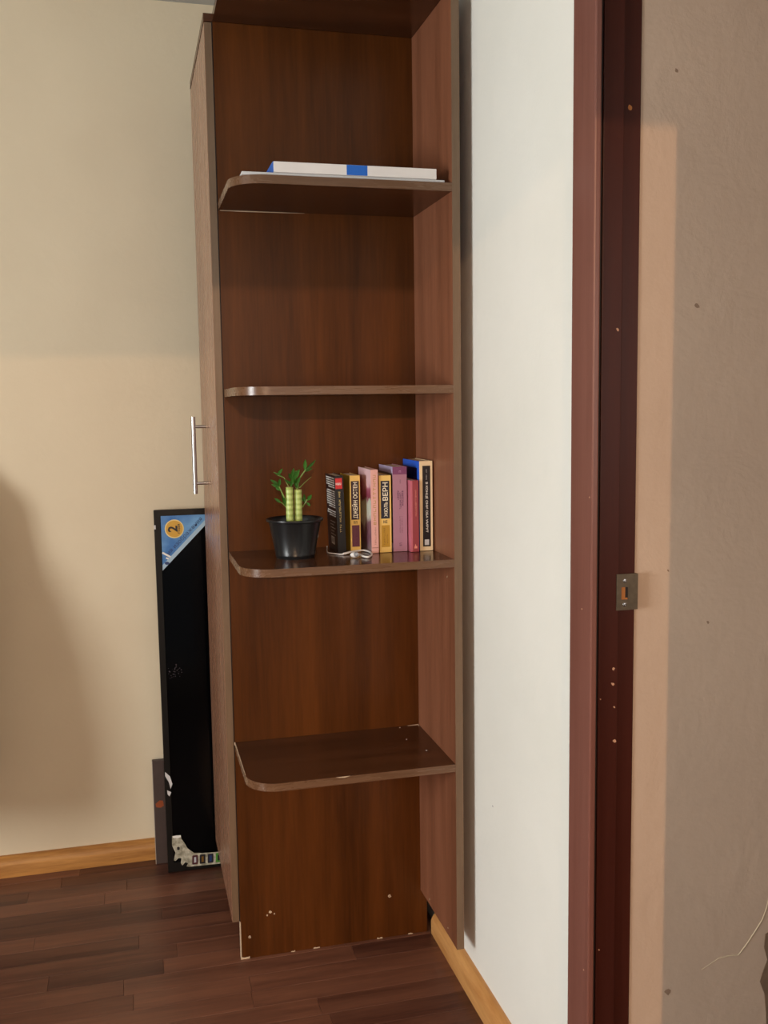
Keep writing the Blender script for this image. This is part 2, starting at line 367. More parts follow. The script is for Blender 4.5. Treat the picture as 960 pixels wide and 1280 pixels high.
# marks on the plaster
MAT['spotm'] = plain('faint_stain', (146, 120, 100), 0.95); MAT['scar'] = plain('bared_plaster', (120, 96, 76), 0.95, var=0.2, scale=90); MAT['crackm'] = plain('plaster_crack', (206, 188, 158), 0.95)
bm = bmesh.new()
tube(bm, [(0.735, -0.862, 0.352), (0.7688, -0.862, 0.368), (0.7895, -0.862, 0.370), (0.8097, -0.862, 0.3682), (0.826, -0.862, 0.386), (0.8464, -0.862, 0.4129), (0.857, -0.862, 0.428), (0.8653, -0.862, 0.4483), (0.874, -0.862, 0.486), (0.890, -0.862, 0.53)], [0.0004, 0.0008, 0.001, 0.001, 0.0011, 0.0012, 0.001, 0.001, 0.001, 0.0004], 6)
link('crack', bm, 'crackm', wall_hall)
bm = bmesh.new()
prism(bm, [(0.8645, 0.400), (0.8625, 0.375), (0.870, 0.350), (0.860, 0.325), (0.8560, 0.310), (0.866, 0.285), (0.870, 0.25), (0.8735, 0.21), (0.868, 0.16), (0.90, 0.10), (0.93, 0.12), (0.94, 0.25), (0.92, 0.38), (0.89, 0.41)], 'y', -0.8635, -0.861)
link('bare_patch', bm, 'scar', wall_hall)
for i, (xx, zz, r) in enumerate(((0.6687, 0.322, 0.0055), (0.70, 1.52, 0.004), (0.655, 1.89, 0.003), (0.733, 0.985, 0.0025), (0.655, 1.08, 0.002))):
    dab('spot', 'spotm', wall_hall, (xx, -0.862, zz), (0, -1, 0), r, 40+i, sq=1.5)
dab('scuff', 'dgrey', wall_right, (XW, -0.395, 0.494), (-1, 0, 0), 0.0025, 50, sq=0.5)

# ================================================================== THE WARDROBE WITH OPEN CORNER SHELVES
wr = thing('wardrobe', 'tall dark walnut wardrobe with four open rounded shelves on its side', 'wardrobe', (0, 0, 0))
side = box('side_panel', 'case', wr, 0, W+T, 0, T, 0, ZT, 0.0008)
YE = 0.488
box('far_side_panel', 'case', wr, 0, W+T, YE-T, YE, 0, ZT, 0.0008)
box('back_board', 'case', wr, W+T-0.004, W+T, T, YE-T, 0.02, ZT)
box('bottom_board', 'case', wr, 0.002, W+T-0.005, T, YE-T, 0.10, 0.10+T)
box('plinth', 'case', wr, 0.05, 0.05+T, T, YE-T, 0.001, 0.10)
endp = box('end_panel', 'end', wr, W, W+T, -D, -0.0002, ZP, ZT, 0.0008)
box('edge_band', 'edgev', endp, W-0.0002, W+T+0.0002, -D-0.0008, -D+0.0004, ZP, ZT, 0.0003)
box('door_gap_shade', 'seal', wr, -0.0022, -0.0002, 0.001, T-0.001, 0.1, ZT)  # dark strip stands in for the shade in the gap behind the door
RC = 0.07
def shelf_outline(x0, x1, y0, y1, r, n=10, ins=0.0):
    pts = [(x1, y1), (x0, y1)]
    for k in range(n+1):
        a = math.pi + (math.pi/2)*k/n
        pts.append((x0+r+(r-ins)*math.cos(a), y0+r+(r-ins)*math.sin(a)))
    pts.append((x1, y0+ins))
    pts[1] = (x0+ins, y1)
    return pts
def edge_strip(bm, x1, y1, r, z0, z1, n=14, t=0.0009):
    """thin band round the curved front edge of a shelf"""
    o = shelf_outline(0, x1, -D, y1, r, n)[1:]; i = shelf_outline(0, x1, -D, y1, r, n, t)[1:]
    vo = [[bm.verts.new((x, y, z)) for x, y in o] for z in (z0, z1)]; vi = [[bm.verts.new((x, y, z)) for x, y in i] for z in (z0, z1)]
    for k in range(len(o)-1):
        bm.faces.new((vo[0][k], vo[0][k+1], vo[1][k+1], vo[1][k])); bm.faces.new((vi[0][k], vi[1][k], vi[1][k+1], vi[0][k+1]))
        bm.faces.new((vo[1][k], vo[1][k+1], vi[1][k+1], vi[1][k])); bm.faces.new((vo[0][k], vi[0][k], vi[0][k+1], vo[0][k+1]))
    for k in (0, -1): bm.faces.new((vo[0][k], vo[1][k], vi[1][k], vi[0][k]))
    bmesh.ops.recalc_face_normals(bm, faces=bm.faces)
    return bm
shelves = []
for z in (Z1, Z2, Z3, Z4):
    s = link('shelf', prism(bmesh.new(), shelf_outline(0, W-0.0003, -D, -0.0004, RC, 14, 0.0009), 'z', z-T, z), 'shelf', wr)
    link('edge_band', edge_strip(bmesh.new(), W-0.0003, -0.0004, RC, z-T-0.0001, z+0.0001), 'edge', s, True)
    shelves.append(s)
# top board: rounded over the shelves, running back over the door
o_ = shelf_outline(0, W+T, -D, 0.0, RC, 14)
tp = [(W+T, YE), (-0.0195, YE), (-0.0195, -0.001)] + [(0.0, -0.001)] + o_[2:]
top = link('top_board', prism(bmesh.new(), tp, 'z', ZT+0.0003, ZT+T), 'shelf', wr)
box('edge_band', 'edgev', top, -0.0203, -0.0195, -0.001, YE, ZT+0.0003, ZT+T)
# door
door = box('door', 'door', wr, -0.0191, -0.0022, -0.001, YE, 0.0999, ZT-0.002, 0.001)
box('edge_band', 'edgev', door, -0.0186, -0.0026, -0.0016, -0.0009, 0.1005, ZT-0.0025)
hx, hy = -0.0191-0.034, 0.317
hd = link('handle', tube(bmesh.new(), [(hx, hy, 1.138), (hx, hy, 1.342)], 0.006, 16), 'steel', door, True)
for zz in (1.166, 1.316): link('handle_post', tube(bmesh.new(), [(hx+0.003, hy, zz), (-0.0190, hy, zz)], 0.0042, 12), 'steel', door, True)
# chips, screw caps, specks
for i, (xx, zz, r) in enumerate(((0.0753, 0.113, 0.0042), (0.0671, 0.1058, 0.0026), (0.0851, 0.1073, 0.0022), (0.0219, 0.0561, 0.0045), (0.3827, 0.1108, 0.0045))):
    c_ = dab('screw_cap', 'chip', side, (xx, 0, zz), (0, -1, 0), r, 60+i, 0.0006)
    if i in (3, 4): dab('screw_hole', 'dgrey', c_, (xx, -0.0006, zz), (0, -1, 0), r*0.35, 70+i, 0.0003)
for i, (yy, zz) in enumerate(((-0.08, 0.1304), (-0.2279, 0.1332), (-0.2412, 0.9771))): dab('screw_cap', 'chip', endp, (W, yy, zz), (-1, 0, 0), 0.0022, 80+i)
box('bare_edge', 'chip', side, -0.0006, 0.0012, -0.0004, T, 0.0, 0.098)
for i, (xx, r) in enumerate(((0.010, 0.011), (0.19, 0.008), (0.355, 0.007), (0.437, 0.006), (0.13, 0.005))):
    rnd = random.Random(i); bm = bmesh.new()
    pts = [(xx-r, 0.0)] + [(xx-r+2*r*k/6, rnd.uniform(0.002, 0.0045)*(1.5 if i == 0 else 0.8)) for k in range(7)] + [(xx+r, 0.0)]
    link('chip', prism(bm, pts, 'y', -0.0007, 0.0003), 'chip', side)
bm = bmesh.new(); prism(bm, [(0.190, Z4+0.0004), (0.197, Z4-0.0012), (0.210, Z4-0.0022), (0.216, Z4-0.001), (0.222, Z4+0.0004)], 'y', -D-0.0006, -D+0.0003); link('chip', bm, 'chip', shelves[3])
dab('speck', 'wht', shelves[3], (0.4287, -0.1878, Z4), (0, 0, 1), 0.002, 90)
dab('speck', 'wht', shelves[3], (0.413, -0.01, Z4), (0, 0, 1), 0.0018, 91); dab('speck', 'wht', shelves[3], (0.405, -0.10, Z4), (0, 0, 1), 0.0015, 92)
bm = bmesh.new(); tube(bm, [(W-0.03, -0.0025, Z4+0.0002), (W-0.002, -0.002, Z4+0.0004), (W-0.003, -0.012, Z4+0.0003)], [0.0005, 0.0012, 0.0008], 6); link('chip', bm, 'chip', shelves[3])
bm = bmesh.new(); tube(bm, [(0.004, -0.0016, Z1-T-0.0003), (0.05, -0.0014, Z1-T-0.0003), (0.14, -0.0012, Z1-T-0.0003), (0.2, -0.0012, Z1-T)], [0.0005, 0.0011, 0.0007, 0.0003], 6); link('glue_line', bm, 'chip', shelves[0])
bm = bmesh.new(); tube(bm, [(0.0, -0.004, Z4-0.006), (0.0004, -0.003, Z4+0.0004), (0.0006, -0.05, Z4+0.0002), (0.0006, -0.13, Z4+0.0001), (0.0008, -D+RC, Z4)], [0.0014, 0.0014, 0.0012, 0.001, 0.0006], 6); link('chip', bm, 'chip', shelves[3])

# ================================================================== THINGS ON THE TOP SHELF
MAT['boxw'] = plain('white_book_board', (226, 218, 214), 0.6, var=0.04); MAT['blue'] = plain('bright_blue_print', (20, 96, 190), 0.45, var=0.08)
MAT['sheet'] = plain('grey_white_board', (206, 204, 204), 0.5, var=0.05)
sh = box('folder', 'sheet', None, -0.2147, 0.2147, -0.14, 0.13, 0, 0.0065, 0.001)
sh.location = (0.2377, -0.1450, Z1+0.0002)
tag(sh, 'thin pale grey folder lying flat under the white and blue book', 'folder')
bk = thing('large_book', 'large thin white book with a blue band lying flat on the top shelf', 'book', (0.2604, -0.170, Z1+0.0068))
h = 0.0215
box('cover', 'boxw', bk, -0.173, 0.173, -0.1185, -0.114, 0, h, 0.0012)
box('page_block', 'paper', bk, -0.170, 0.170, -0.114, 0.12, 0.002, h-0.002)
for z0 in (0, h-0.002): box('cover_board', 'boxw', bk, -0.173, 0.173, -0.114, 0.125, z0, z0+0.002)
box('blue_end', 'blue', bk, -0.1745, -0.1732, -0.117, 0.1245, 0.0005, h-0.0004)
box('blue_band', 'blue', bk, -0.0215, 0.0225, -0.1190, -0.1182, 0.0006, h-0.0006)

# ================================================================== BOOKS ON THE THIRD SHELF
def book(name, label, x0, x1, yf, h, depth, cover, spine=None, lean=0.0, rz=0.0, back=None):
    """upright paperback, spine facing out; local origin at the middle of the spine's foot"""
    w_ = x1-x0
    t = thing(name, label, 'book', ((x0+x1)/2, yf, Z3+0.0006), 'books on the third shelf')
    t.rotation_euler = (0, lean, rz)
    c = 0.0011; hw = w_/2
    sm = MAT[spine or cover] if isinstance(spine or cover, str) else (spine or cover)
    box('spine', sm, t, -hw, hw, 0, c*1.2, 0, h, 0.0004)
    box('front_cover', cover, t, hw-c, hw, c*1.2, depth, 0, h, 0.0003)
    box('back_cover', back or cover, t, -hw, -hw+c, c*1.2, depth, 0, h, 0.0003)
    box('page_block', 'paper', t, -hw+c, hw-c, c*1.2, depth-0.002, 0.001, h-0.0018)
    return t
def P(name, rgb, rough=0.4, **k): MAT[name] = plain(name, rgb, rough, **k); return name
E1 = -0.0003
def up(x, z): return lambda u, v: (x-v, E1, z+u)          # reads upwards
def dn(x, z): return lambda u, v: (x+v, E1, z-u)          # reads downwards
def hz(x, z): return lambda u, v: (x+u, E1, z+v)          # reads across
def patch(name, mat, parent, x0, x1, z0, z1, e=-0.00015):
    return box(name, mat, parent, x0, x1, e, 0.0004, z0, z1)
def lettering(bm, mat, parent, name='title_lettering'): return link(name, bm, mat, parent)
# 1 black
P('bkblack', (20, 18, 22), 0.35); P('bkred', (196, 40, 44)); P('gold', (214, 188, 120), 0.5); P('maroon', (70, 24, 34))
t = book('paperback', 'black paperback with white blurb and red spine tag beside the flower pot', 0.2405, 0.2600, -0.1215, 0.180, 0.113, 'bkblack', lean=math.radians(-1.6))
patch('spine_tag', 'bkred', t, -0.0092, 0.0065, 0.150, 0.1745)
lettering(glyph_bm(3, 0.0045, 0.005, hz(-0.0015, 0.1615), 3), 'wht', t, 'tag_lettering')
lettering(glyph_bm(20, 0.0048, 0.0040, up(-0.001, 0.097), 5), 'gold', t)
bm = bmesh.new(); rnd = random.Random(3); xs = -0.00975-0.0002
z = 0.172
def words(z, hgt, y0, y1):
    y = y0
    while y < y1-0.004:
        l = min(rnd.uniform(0.006, 0.018), y1-y); flat(bm, [(xs, y, z), (xs, y+l, z), (xs, y+l, z+hgt), (xs, y, z+hgt)]); y += l+0.0022
for n_, gap in ((5, 0.004), (8, 0.005), (3, 0.009)):
    for i in range(n_): words(z, 0.0024, 0.010, 0.104 if i < n_-1 else 0.08); z -= 0.0053
    z -= gap
for i in range(6): words(z, 0.0016, 0.02+0.015*(i % 2), 0.075); z -= 0.0075
link('blurb_lettering', bm, 'wht', t)
bm = bmesh.new(); flat(bm, [(xs, 0.035, 0.016), (xs, 0.072, 0.016), (xs, 0.072, 0.034), (xs, 0.035, 0.034)]); link('barcode_box', bm, 'wht', t)
bm = bmesh.new()
for i in range(12): y_ = 0.039+i*0.0025; flat(bm, [(xs-0.0002, y_, 0.020), (xs-0.0002, y_+0.0009+0.0006*(i % 3 == 0), 0.020), (xs-0.0002, y_+0.0009+0.0006*(i % 3 == 0), 0.031), (xs-0.0002, y_, 0.031)])
link('barcode_bars', bm, 'bkblack', t)
# 2 yellow with dark title block
P('yel', (222, 182, 98)); P('yelgold', (206, 172, 70), 0.25); P('dkred', (44, 16, 24)); P('plum', (98, 44, 62)); P('cream', (240, 230, 206)); P('tan', (176, 132, 60))
t = book('paperback', 'yellow paperback with a dark title block and a plum block below', 0.2722, 0.2965, -0.113, 0.179, 0.108, 'yel', back='yelgold')
patch('title_block', 'dkred', t, -0.0095, 0.0095, 0.076, 0.166); lettering(text_bm('ДЖЕЙН ОСТЕН', 0.014, up(0, 0.121), 0.012, fit=0.084, ax=0.95), 'cream', t)
patch('lower_block', 'plum', t, -0.0085, 0.0095, 0.0125, 0.063)
lettering(glyph_bm(2, 0.005, 0.006, hz(0.0005, 0.0695), 2), 'dkred', t, 'emblem')
lettering(glyph_bm(9, 0.0042, 0.0032, up(0.003, 0.038), 4), 'maroon', t, 'small_lettering')
# 3 pink with picture cover
m, nt, b = new_mat('picture_cover'); L = nt.links.new
tc = N(nt, 'ShaderNodeTexCoord'); sx = N(nt, 'ShaderNodeSeparateXYZ'); no = N(nt, 'ShaderNodeTexNoise'); no.inputs['Scale'].default_value = 22; no.inputs['Detail'].default_value = 3
L(tc.outputs['Object'], sx.inputs[0]); L(tc.outputs['Object'], no.inputs['Vector'])
ma = N(nt, 'ShaderNodeMath', operation='MULTIPLY_ADD'); ma.inputs[1].default_value = 5.2; L(sx.outputs['Z'], ma.inputs[0])
mb = N(nt, 'ShaderNodeMath', operation='MULTIPLY_ADD'); mb.inputs[1].default_value = 0.5; mb.inputs[2].default_value = -0.25; L(no.outputs['Fac'], mb.inputs[0]); L(mb.outputs[0], ma.inputs[2])
cr = N(nt, 'ShaderNodeValToRGB'); L(ma.outputs[0], cr.inputs[0]); L(cr.outputs[0], b.inputs['Base Color']); b.inputs['Roughness'].default_value = 0.35
e = cr.color_ramp.elements; e[0].position = 0.0; e[0].color = lin(150, 128, 128); e[1].position = 1.0; e[1].color = lin(238, 200, 206)
for pos, c_ in ((0.2, (128, 84, 100)), (0.32, (150, 110, 120)), (0.42, (226, 222, 210)), (0.58, (206, 214, 196)), (0.66, (140, 50, 78)), (0.8, (186, 110, 130)), (0.88, (236, 196, 204))):
    q = e.new(pos); q.color = lin(*c_)
MAT['picture'] = m
P('pink', (222, 168, 160)); P('pinkgold', (184, 142, 78)); P('brownp', (150, 92, 84))
t = book('paperback', 'pale pink paperback with blurred picture cover between the two yellow spines', 0.3140, 0.3310, -0.147, 0.1935, 0.125, 'pink', back='picture')
lettering(glyph_bm(12, 0.0098, 0.0062, up(0, 0.125), 9, 0.2), 'pinkgold', t)
lettering(glyph_bm(10, 0.0042, 0.0030, up(0.001, 0.040), 12), 'brownp', t, 'small_lettering'); patch('foot_line', 'brownp', t, -0.0075, 0.0075, 0.012, 0.0132)
# 4 yellow with big navy block
P('yel2', (232, 194, 110)); P('navy', (26, 26, 46)); P('ochre', (184, 138, 40)); P('olive', (120, 84, 26))
t = book('paperback', 'yellow paperback with a navy title block and an ochre block below', 0.3350, 0.3632, -0.142, 0.179, 0.115, 'yel2')
patch('title_block', 'navy', t, -0.0105, 0.0102, 0.079, 0.1665)
lettering(text_bm('ВЕРН', 0.0165, up(0, 0.1418), 0.014, fit=0.042, ax=1.0), 'cream', t)
lettering(text_bm('ЖЮЛЬ', 0.0112, up(0.0012, 0.1005), 0.014, fit=0.034, ax=1.0), 'cream', t)
patch('lower_block', 'ochre', t, -0.0095, 0.0100, 0.0125, 0.0635)
lettering(glyph_bm(2, 0.0055, 0.007, hz(0.0005, 0.0715), 8), 'navy', t, 'emblem'); lettering(glyph_bm(10, 0.0042, 0.0034, up(-0.003, 0.038), 14), 'olive', t, 'small_lettering'); lettering(glyph_bm(6, 0.0036, 0.003, up(0.004, 0.032), 15), 'olive', t, 'small_lettering')
# 5 mauve
P('mauve', (170, 122, 142)); P('plumtop', (122, 62, 104)); P('lav', (190, 178, 214)); P('dkmauve', (92, 48, 84)); P('lilac', (206, 160, 200)); P('greyed', (92, 74, 72))
t = book('paperback', 'thick mauve paperback with a plum band across the spine head', 0.3680, 0.4020, -0.1395, 0.198, 0.128, 'mauve', back='lav')
bb_ = [o_ for o_ in t.children if o_.name.startswith('back_cover')][0]
box('dark_print', 'greyed', bb_, -0.017-0.0003, -0.0165, 0.002, 0.127, 0.02, 0.183)
patch('head_band', 'plumtop', t, -0.0170, 0.0170, 0.180, 0.198)
lettering(glyph_bm(1, 0.006, 0.0045, hz(0.0015, 0.1865), 2), 'lilac', t, 'emblem')
lettering(glyph_bm(3, 0.003, 0.003, dn(0.001, 0.163), 2), 'dkmauve', t, 'small_lettering')
for i, (xx, n_, cen) in enumerate(((0.0065, 8, 0.124), (0.001, 10, 0.120), (-0.0045, 5, 0.131))): lettering(glyph_bm(n_, 0.0044, 0.0042, dn(xx, cen), 30+i, 0.24), 'dkmauve', t)
for i, xx in enumerate((0.0045, -0.0005)): lettering(glyph_bm(14, 0.0028, 0.0022, dn(xx, 0.063), 40+i), 'dkmauve', t, 'small_lettering')
lettering(glyph_bm(2, 0.004, 0.006, dn(0.001, 0.016), 44), 'dkmauve', t, 'emblem')
# 6 small rose red
P('rose', (150, 62, 70)); P('rosel', (196, 106, 124)); P('salmon', (224, 146, 130))
t = book('paperback', 'short rose red paperback squeezed between mauve and cream spines', 0.4050, 0.4250, -0.158, 0.1665, 0.115, 'rose', back='rosel')
box('spine_curve', 'rosel', t, -0.0102, -0.0050, -0.0003, 0.0006, 0.0005, 0.166, 0.0002)
lettering(glyph_bm(14, 0.0044, 0.0034, dn(0.003, 0.113), 51), 'salmon', t)
bm = bmesh.new(); prism(bm, [(-0.002, 0.008), (0.0055, 0.008), (0.005, 0.014), (0.003, 0.013), (0.0015, 0.019), (-0.0005, 0.014)], 'y', -0.0003, 0.0003); link('emblem', bm, 'salmon', t)
# 7 cream with black spine block and blue cover
P('creamc', (236, 214, 176)); P('bluec', (12, 24, 84), 0.25); P('ink', (24, 22, 30)); P('silver', (196, 196, 200), 0.4); P('bluelt', (40, 100, 220))
t = book('paperback', 'tallest paperback, cream spine with black title strip and blue cover, by the end panel', 0.4300, 0.4615, -0.149, 0.210, 0.140, 'creamc', back='bluec')
bb_ = [o_ for o_ in t.children if o_.name.startswith('back_cover')][0]
box('blue_band', 'bluelt', bb_, -0.01575-0.0003, -0.0152, 0.0014, 0.1395, 0.193, 0.2095); box('blue_band', 'bluelt', bb_, -0.01575-0.0003, -0.0152, 0.0014, 0.018, 0.001, 0.193)
patch('title_strip', 'ink', t, -0.0085, 0.0105, 0.010, 0.199)
lettering(text_bm('В КОНЦЕ ОНИ ОБА УМРУТ', 0.0075, dn(0.001, 0.102), 0.014, fit=0.118, ax=0.95), 'wht', t)
lettering(glyph_bm(8, 0.0032, 0.0024, dn(0.001, 0.178), 61), 'silver', t, 'small_lettering')
patch('publisher_mark', 'silver', t, -0.0045, 0.0062, 0.0135, 0.0265, -0.00035)

# ================================================================== PLANT
PC = (0.1372, -0.140)
pl = thing('potted_plant', 'lucky bamboo with two thick green stalks in a black plastic pot', 'plant', (PC[0], PC[1], Z3+0.0002))
prof = [(0, 0.002), (0.040, 0.002), (0.0415, 0), (0.0435, 0.0), (0.0445, 0.006), (0.0452, 0.0075), (0.0448, 0.009), (0.0575, 0.076), (0.0590, 0.082), (0.0640, 0.0835), (0.0648, 0.0855), (0.0645, 0.0885), (0.0625, 0.0895), (0.0595, 0.0875), (0.0570, 0.080), (0.0535, 0.066), (0.0, 0.066)]
link('pot', lathe(bmesh.new(), prof, 56), 'potp', pl, True)
bm = lathe(bmesh.new(), [(0.0532, 0.064), (0.0535, 0.0685), (0.03, 0.0700), (0, 0.0695)], 32); link('soil', bm, 'soil', pl, True)
dab('price_mark', 'wht', pl, (0.0512, -0.010, 0.047), (1, -0.195, -0.2), 0.0022, 5, sq=1.8)
m, nt, b = new_mat('bamboo_stalk'); L = nt.links.new
tc = N(nt, 'ShaderNodeTexCoord'); wv = N(nt, 'ShaderNodeTexWave', bands_direction='Z'); wv.inputs['Scale'].default_value = 26; wv.inputs['Distortion'].default_value = 2.0; wv.inputs['Detail'].default_value = 2
L(tc.outputs['Object'], wv.inputs['Vector'])
cr = N(nt, 'ShaderNodeValToRGB'); cr.color_ramp.elements[0].color = lin(150, 174, 86); cr.color_ramp.elements[1].color = lin(186, 204, 126); cr.color_ramp.elements[1].position = 0.8
L(wv.outputs['Fac'], cr.inputs[0]); L(cr.outputs[0], b.inputs['Base Color']); b.inputs['Roughness'].default_value = 0.35
MAT['stalk'] = m
P('leaf', (82, 142, 60), 0.2, var=0.3, scale=60); P('shoot', (120, 146, 72), 0.45); P('cut', (170, 160, 100), 0.7)
def stalk(x, y, r, z1, seed):
    rnd = random.Random(seed); prof = []; z = 0.06
    nodes = [0.06]
    while nodes[-1] < z1-0.006: nodes.append(nodes[-1]+rnd.uniform(0.009, 0.013))
    nodes[-1] = z1
    for a, b_ in zip(nodes, nodes[1:]): prof += [(r*1.015, a), (r*0.995, a+0.002), (r*0.99, b_-0.0018)]
    prof += [(r*1.04, z1-0.0006), (r*0.9, z1), (0, z1-0.0004)]
    s = link('stalk', lathe(bmesh.new(), prof, 20, x, y), 'stalk', pl, True)
    bm = lathe(bmesh.new(), [(r*0.86, z1-0.0002), (r*0.8, z1+0.0006), (0, z1+0.0003)], 16, x, y); link('cut_end', bm, 'cut', s)
    return s
stalk(-0.0112, -0.004, 0.0083, 0.1600, 1); stalk(0.0092, 0.002, 0.0090, 0.1535, 2)
def leaf(base, tip, width, curl, seed):
    base, tip = Vector(base), Vector(tip); rnd = random.Random(seed); d = tip-base; l = d.length; d.normalize()
    side_ = d.cross(Vector((rnd.uniform(-.4, .4), -1, rnd.uniform(-.2, .5)))).normalized(); nrm = side_.cross(d).normalized()
    bm = bmesh.new(); rows = []; n_ = 7
    for i in range(n_+1):
        t_ = i/n_; w_ = width*math.sin(math.pi*min(1, t_*0.93+0.07))**0.8*(0.35+0.65*min(1, t_*2.2)) if i < n_ else 0.0003
        c_ = base+d*l*t_+nrm*curl*(t_*t_)*l
        rows.append([bm.verts.new(c_+side_*w_*k+nrm*abs(k)*w_*0.35) for k in (-1, -0.5, 0, 0.5, 1)])
    for a, b_ in zip(rows, rows[1:]):
        for k in range(4): bm.faces.new((a[k], a[k+1], b_[k+1], b_[k]))
    bmesh.ops.solidify(bm, geom=list(bm.faces), thickness=0.0005)
    return link('leaf', bm, 'leaf', pl, 'all')
def at(px, py, dy=0.0):            # a place on the plane of the stalks, from the picture: x right, z up
    d_ = F + Rv*((px-480)/FPX) - Uv*((py-640)/FPX); s_ = (PC[1]+dy-CAM[1])/d_.y
    q = Vector(CAM)+d_*s_; return (q.x-PC[0], dy, q.z-Z3-0.0002)
def shoot(pts, r=0.0016): link('shoot', tube(bmesh.new(), [at(*p_) for p_ in pts], [r*1.2]+[r]*(len(pts)-2)+[r*0.6], 8), 'shoot', pl, True)
shoot([(358, 628, -.004), (353, 617, -.01), (349, 608, -.012)]); shoot([(372, 613, 0), (368, 604, -.004), (364, 599, -.006)]); shoot([(372, 612, 0), (373, 600, 0), (380, 590, -.004), (382, 587, -.005)])
shoot([(374, 610, 0), (381, 603, .004), (389, 596, .008)], 0.0009); shoot([(358, 634, .0), (354, 630, -.004), (349, 626, -.008)], 0.0012); shoot([(378, 634, .004), (382, 628, 0), (385, 623, -.004)], 0.0012)
shoot([(361, 609, 0), (355, 597, .004), (347, 594, .006)], 0.001)
LV = [((349, 608, -.012), (341, 601, -.022), .0055), ((349, 608, -.012), (350, 600, -.026), .0048), ((350, 610, -.012), (341, 607, -.004), .0042), ((352, 614, -.01), (345, 609, .004), .004),
      ((347, 594, .006), (352, 587, -.004), .0042), ((355, 597, .004), (344, 592, .014), .003),
      ((364, 599, -.006), (367, 588, -.012), .0055), ((366, 601, -.006), (373, 589, -.02), .0062), ((364, 600, -.006), (361, 592, -.016), .004), ((365, 606, -.006), (358, 601, -.02), .0038), ((368, 607, -.003), (374, 598, -.014), .006), ((363, 610, -.004), (366, 597, -.016), .005), ((372, 612, 0), (369, 601, -.012), .005), ((369, 600, .004), (370, 590, .012), .006),
      ((381, 589, -.004), (382, 576.5, -.006), .0052), ((381, 588, -.004), (393, 578, -.008), .0045), ((380, 590, -.004), (389, 586, .004), .003),
      ((384, 626, -.002), (389, 619, -.012), .0055), ((382, 628, 0), (380, 619, .006), .0035), ((383, 628, 0), (387, 632, -.006), .004), ((381, 629, 0), (377, 623, .012), .004),
      ((352, 629, -.006), (345, 624, -.012), .0042), ((355, 631, -.004), (353, 622, .006), .004), ((356, 628, -.002), (352, 618, .008), .0045), ((357, 633, -.002), (356, 624, -.014), .0035)]
for i, (a, b_, w_) in enumerate(LV): leaf(at(*a), tuple(Vector(at(*a)).lerp(Vector(at(*b_)), 1.2)), w_*0.85, 0.15*((i % 3)-1), i)

# ================================================================== EARPHONE
ep = thing('earphone', 'white earphone with thin looped cable in front of the books', 'earphone', (0.270, -0.172, Z3+0.0006))
def fl(px, py, z=0.0):
    d_ = F + Rv*((px-480)/FPX) - Uv*((py-640)/FPX); s_ = (Z3+z-CAM[2])/d_.z; q = Vector(CAM)+d_*s_; return (q.x-0.270, q.y+0.172, z)
def spline(pts, k=6):
    pts = [Vector(p_) for p_ in pts]; out = []
    for i in range(len(pts)-1):
        p0, p1, p2, p3 = pts[max(i-1, 0)], pts[i], pts[i+1], pts[min(i+2, len(pts)-1)]
        for j in range(k):
            t_ = j/k; out.append(0.5*((2*p1)+(p2-p0)*t_+(2*p0-5*p1+4*p2-p3)*t_*t_+(3*p1-p0-3*p2+p3)*t_**3))
    return out+[pts[-1]]
r = 0.0017
link('cable', tube(bmesh.new(), spline([fl(409, 683.5, r), fl(409.5, 690.5, r), fl(418, 692.3, r), fl(428, 693.2, r), fl(436, 691.6, r+.002)]), 0.0013, 8), 'pvc', ep, True)
link('ear_hook', tube(bmesh.new(), spline([fl(429, 692.6, .003), fl(437, 690.6, .004), fl(446, 689.0, .0035), fl(455, 688.2, .003), fl(462, 690.2, .0026), fl(464.4, 693.4, .0026), fl(461, 696.4, .0026), fl(455, 696.0, .003), fl(449, 693.5, .004)]), 0.0023, 10), 'pvc', ep, True)
bm = bmesh.new(); bmesh.ops.create_uvsphere(bm, u_segments=20, v_segments=12, radius=1.0)
c_ = Vector(fl(443.5, 693.8, 0.0066))
for v in bm.verts: v.co = Vector((v.co.x*0.0105, v.co.y*0.0095, v.co.z*0.0066))+c_
link('earbud_body', bm, 'pvc', ep, True)
bm = lathe(bmesh.new(), [(0, 0.006), (0.0035, 0.0055), (0.0055, 0.002), (0.0045, 0)], 16)
o = link('ear_tip', bm, plain('silver_grille', (170, 176, 186), 0.3, metal=0.5), ep, True); o.location = c_+Vector((0.001, -0.0075, 0.0015)); o.rotation_euler = (math.radians(70), 0, 0)

# ================================================================== TELEVISION STANDING ON END BEHIND THE WARDROBE
TW, TH, TD = 0.615, 1.070, 0.042
tv = thing('television', 'black flat television standing on end, leaning on the beige wall', 'television', (-0.158, 0.516, 0.004))
LEAN = math.atan2(0.084, 1.08); tv.rotation_euler = (-LEAN, 0, 0)
bm = bmesh.new(); bz = 0.017
bx(bm, 0, TW, 0.004, TD, 0, TH, 0.003)
link('back_shell', bm, 'black', tv)
bm = bmesh.new()
for a in ((0, bz, 0, TH), (TW-bz, TW, 0, TH), (bz, TW-bz, TH-bz, TH), (bz, TW-bz, 0, 0.027)): bx(bm, a[0], a[1], -0.003, 0.004, a[2], a[3])
link('bezel', bm, 'black', tv)
scr = box('screen', 'screen', tv, bz, TW-bz, 0.0, 0.0039, 0.027, TH-bz)
m, nt, b = new_mat('sticker_blue'); L = nt.links.new
tc = N(nt, 'ShaderNodeTexCoord'); no = N(nt, 'ShaderNodeTexNoise'); no.inputs['Scale'].default_value = 14; no.inputs['Detail'].default_value = 4
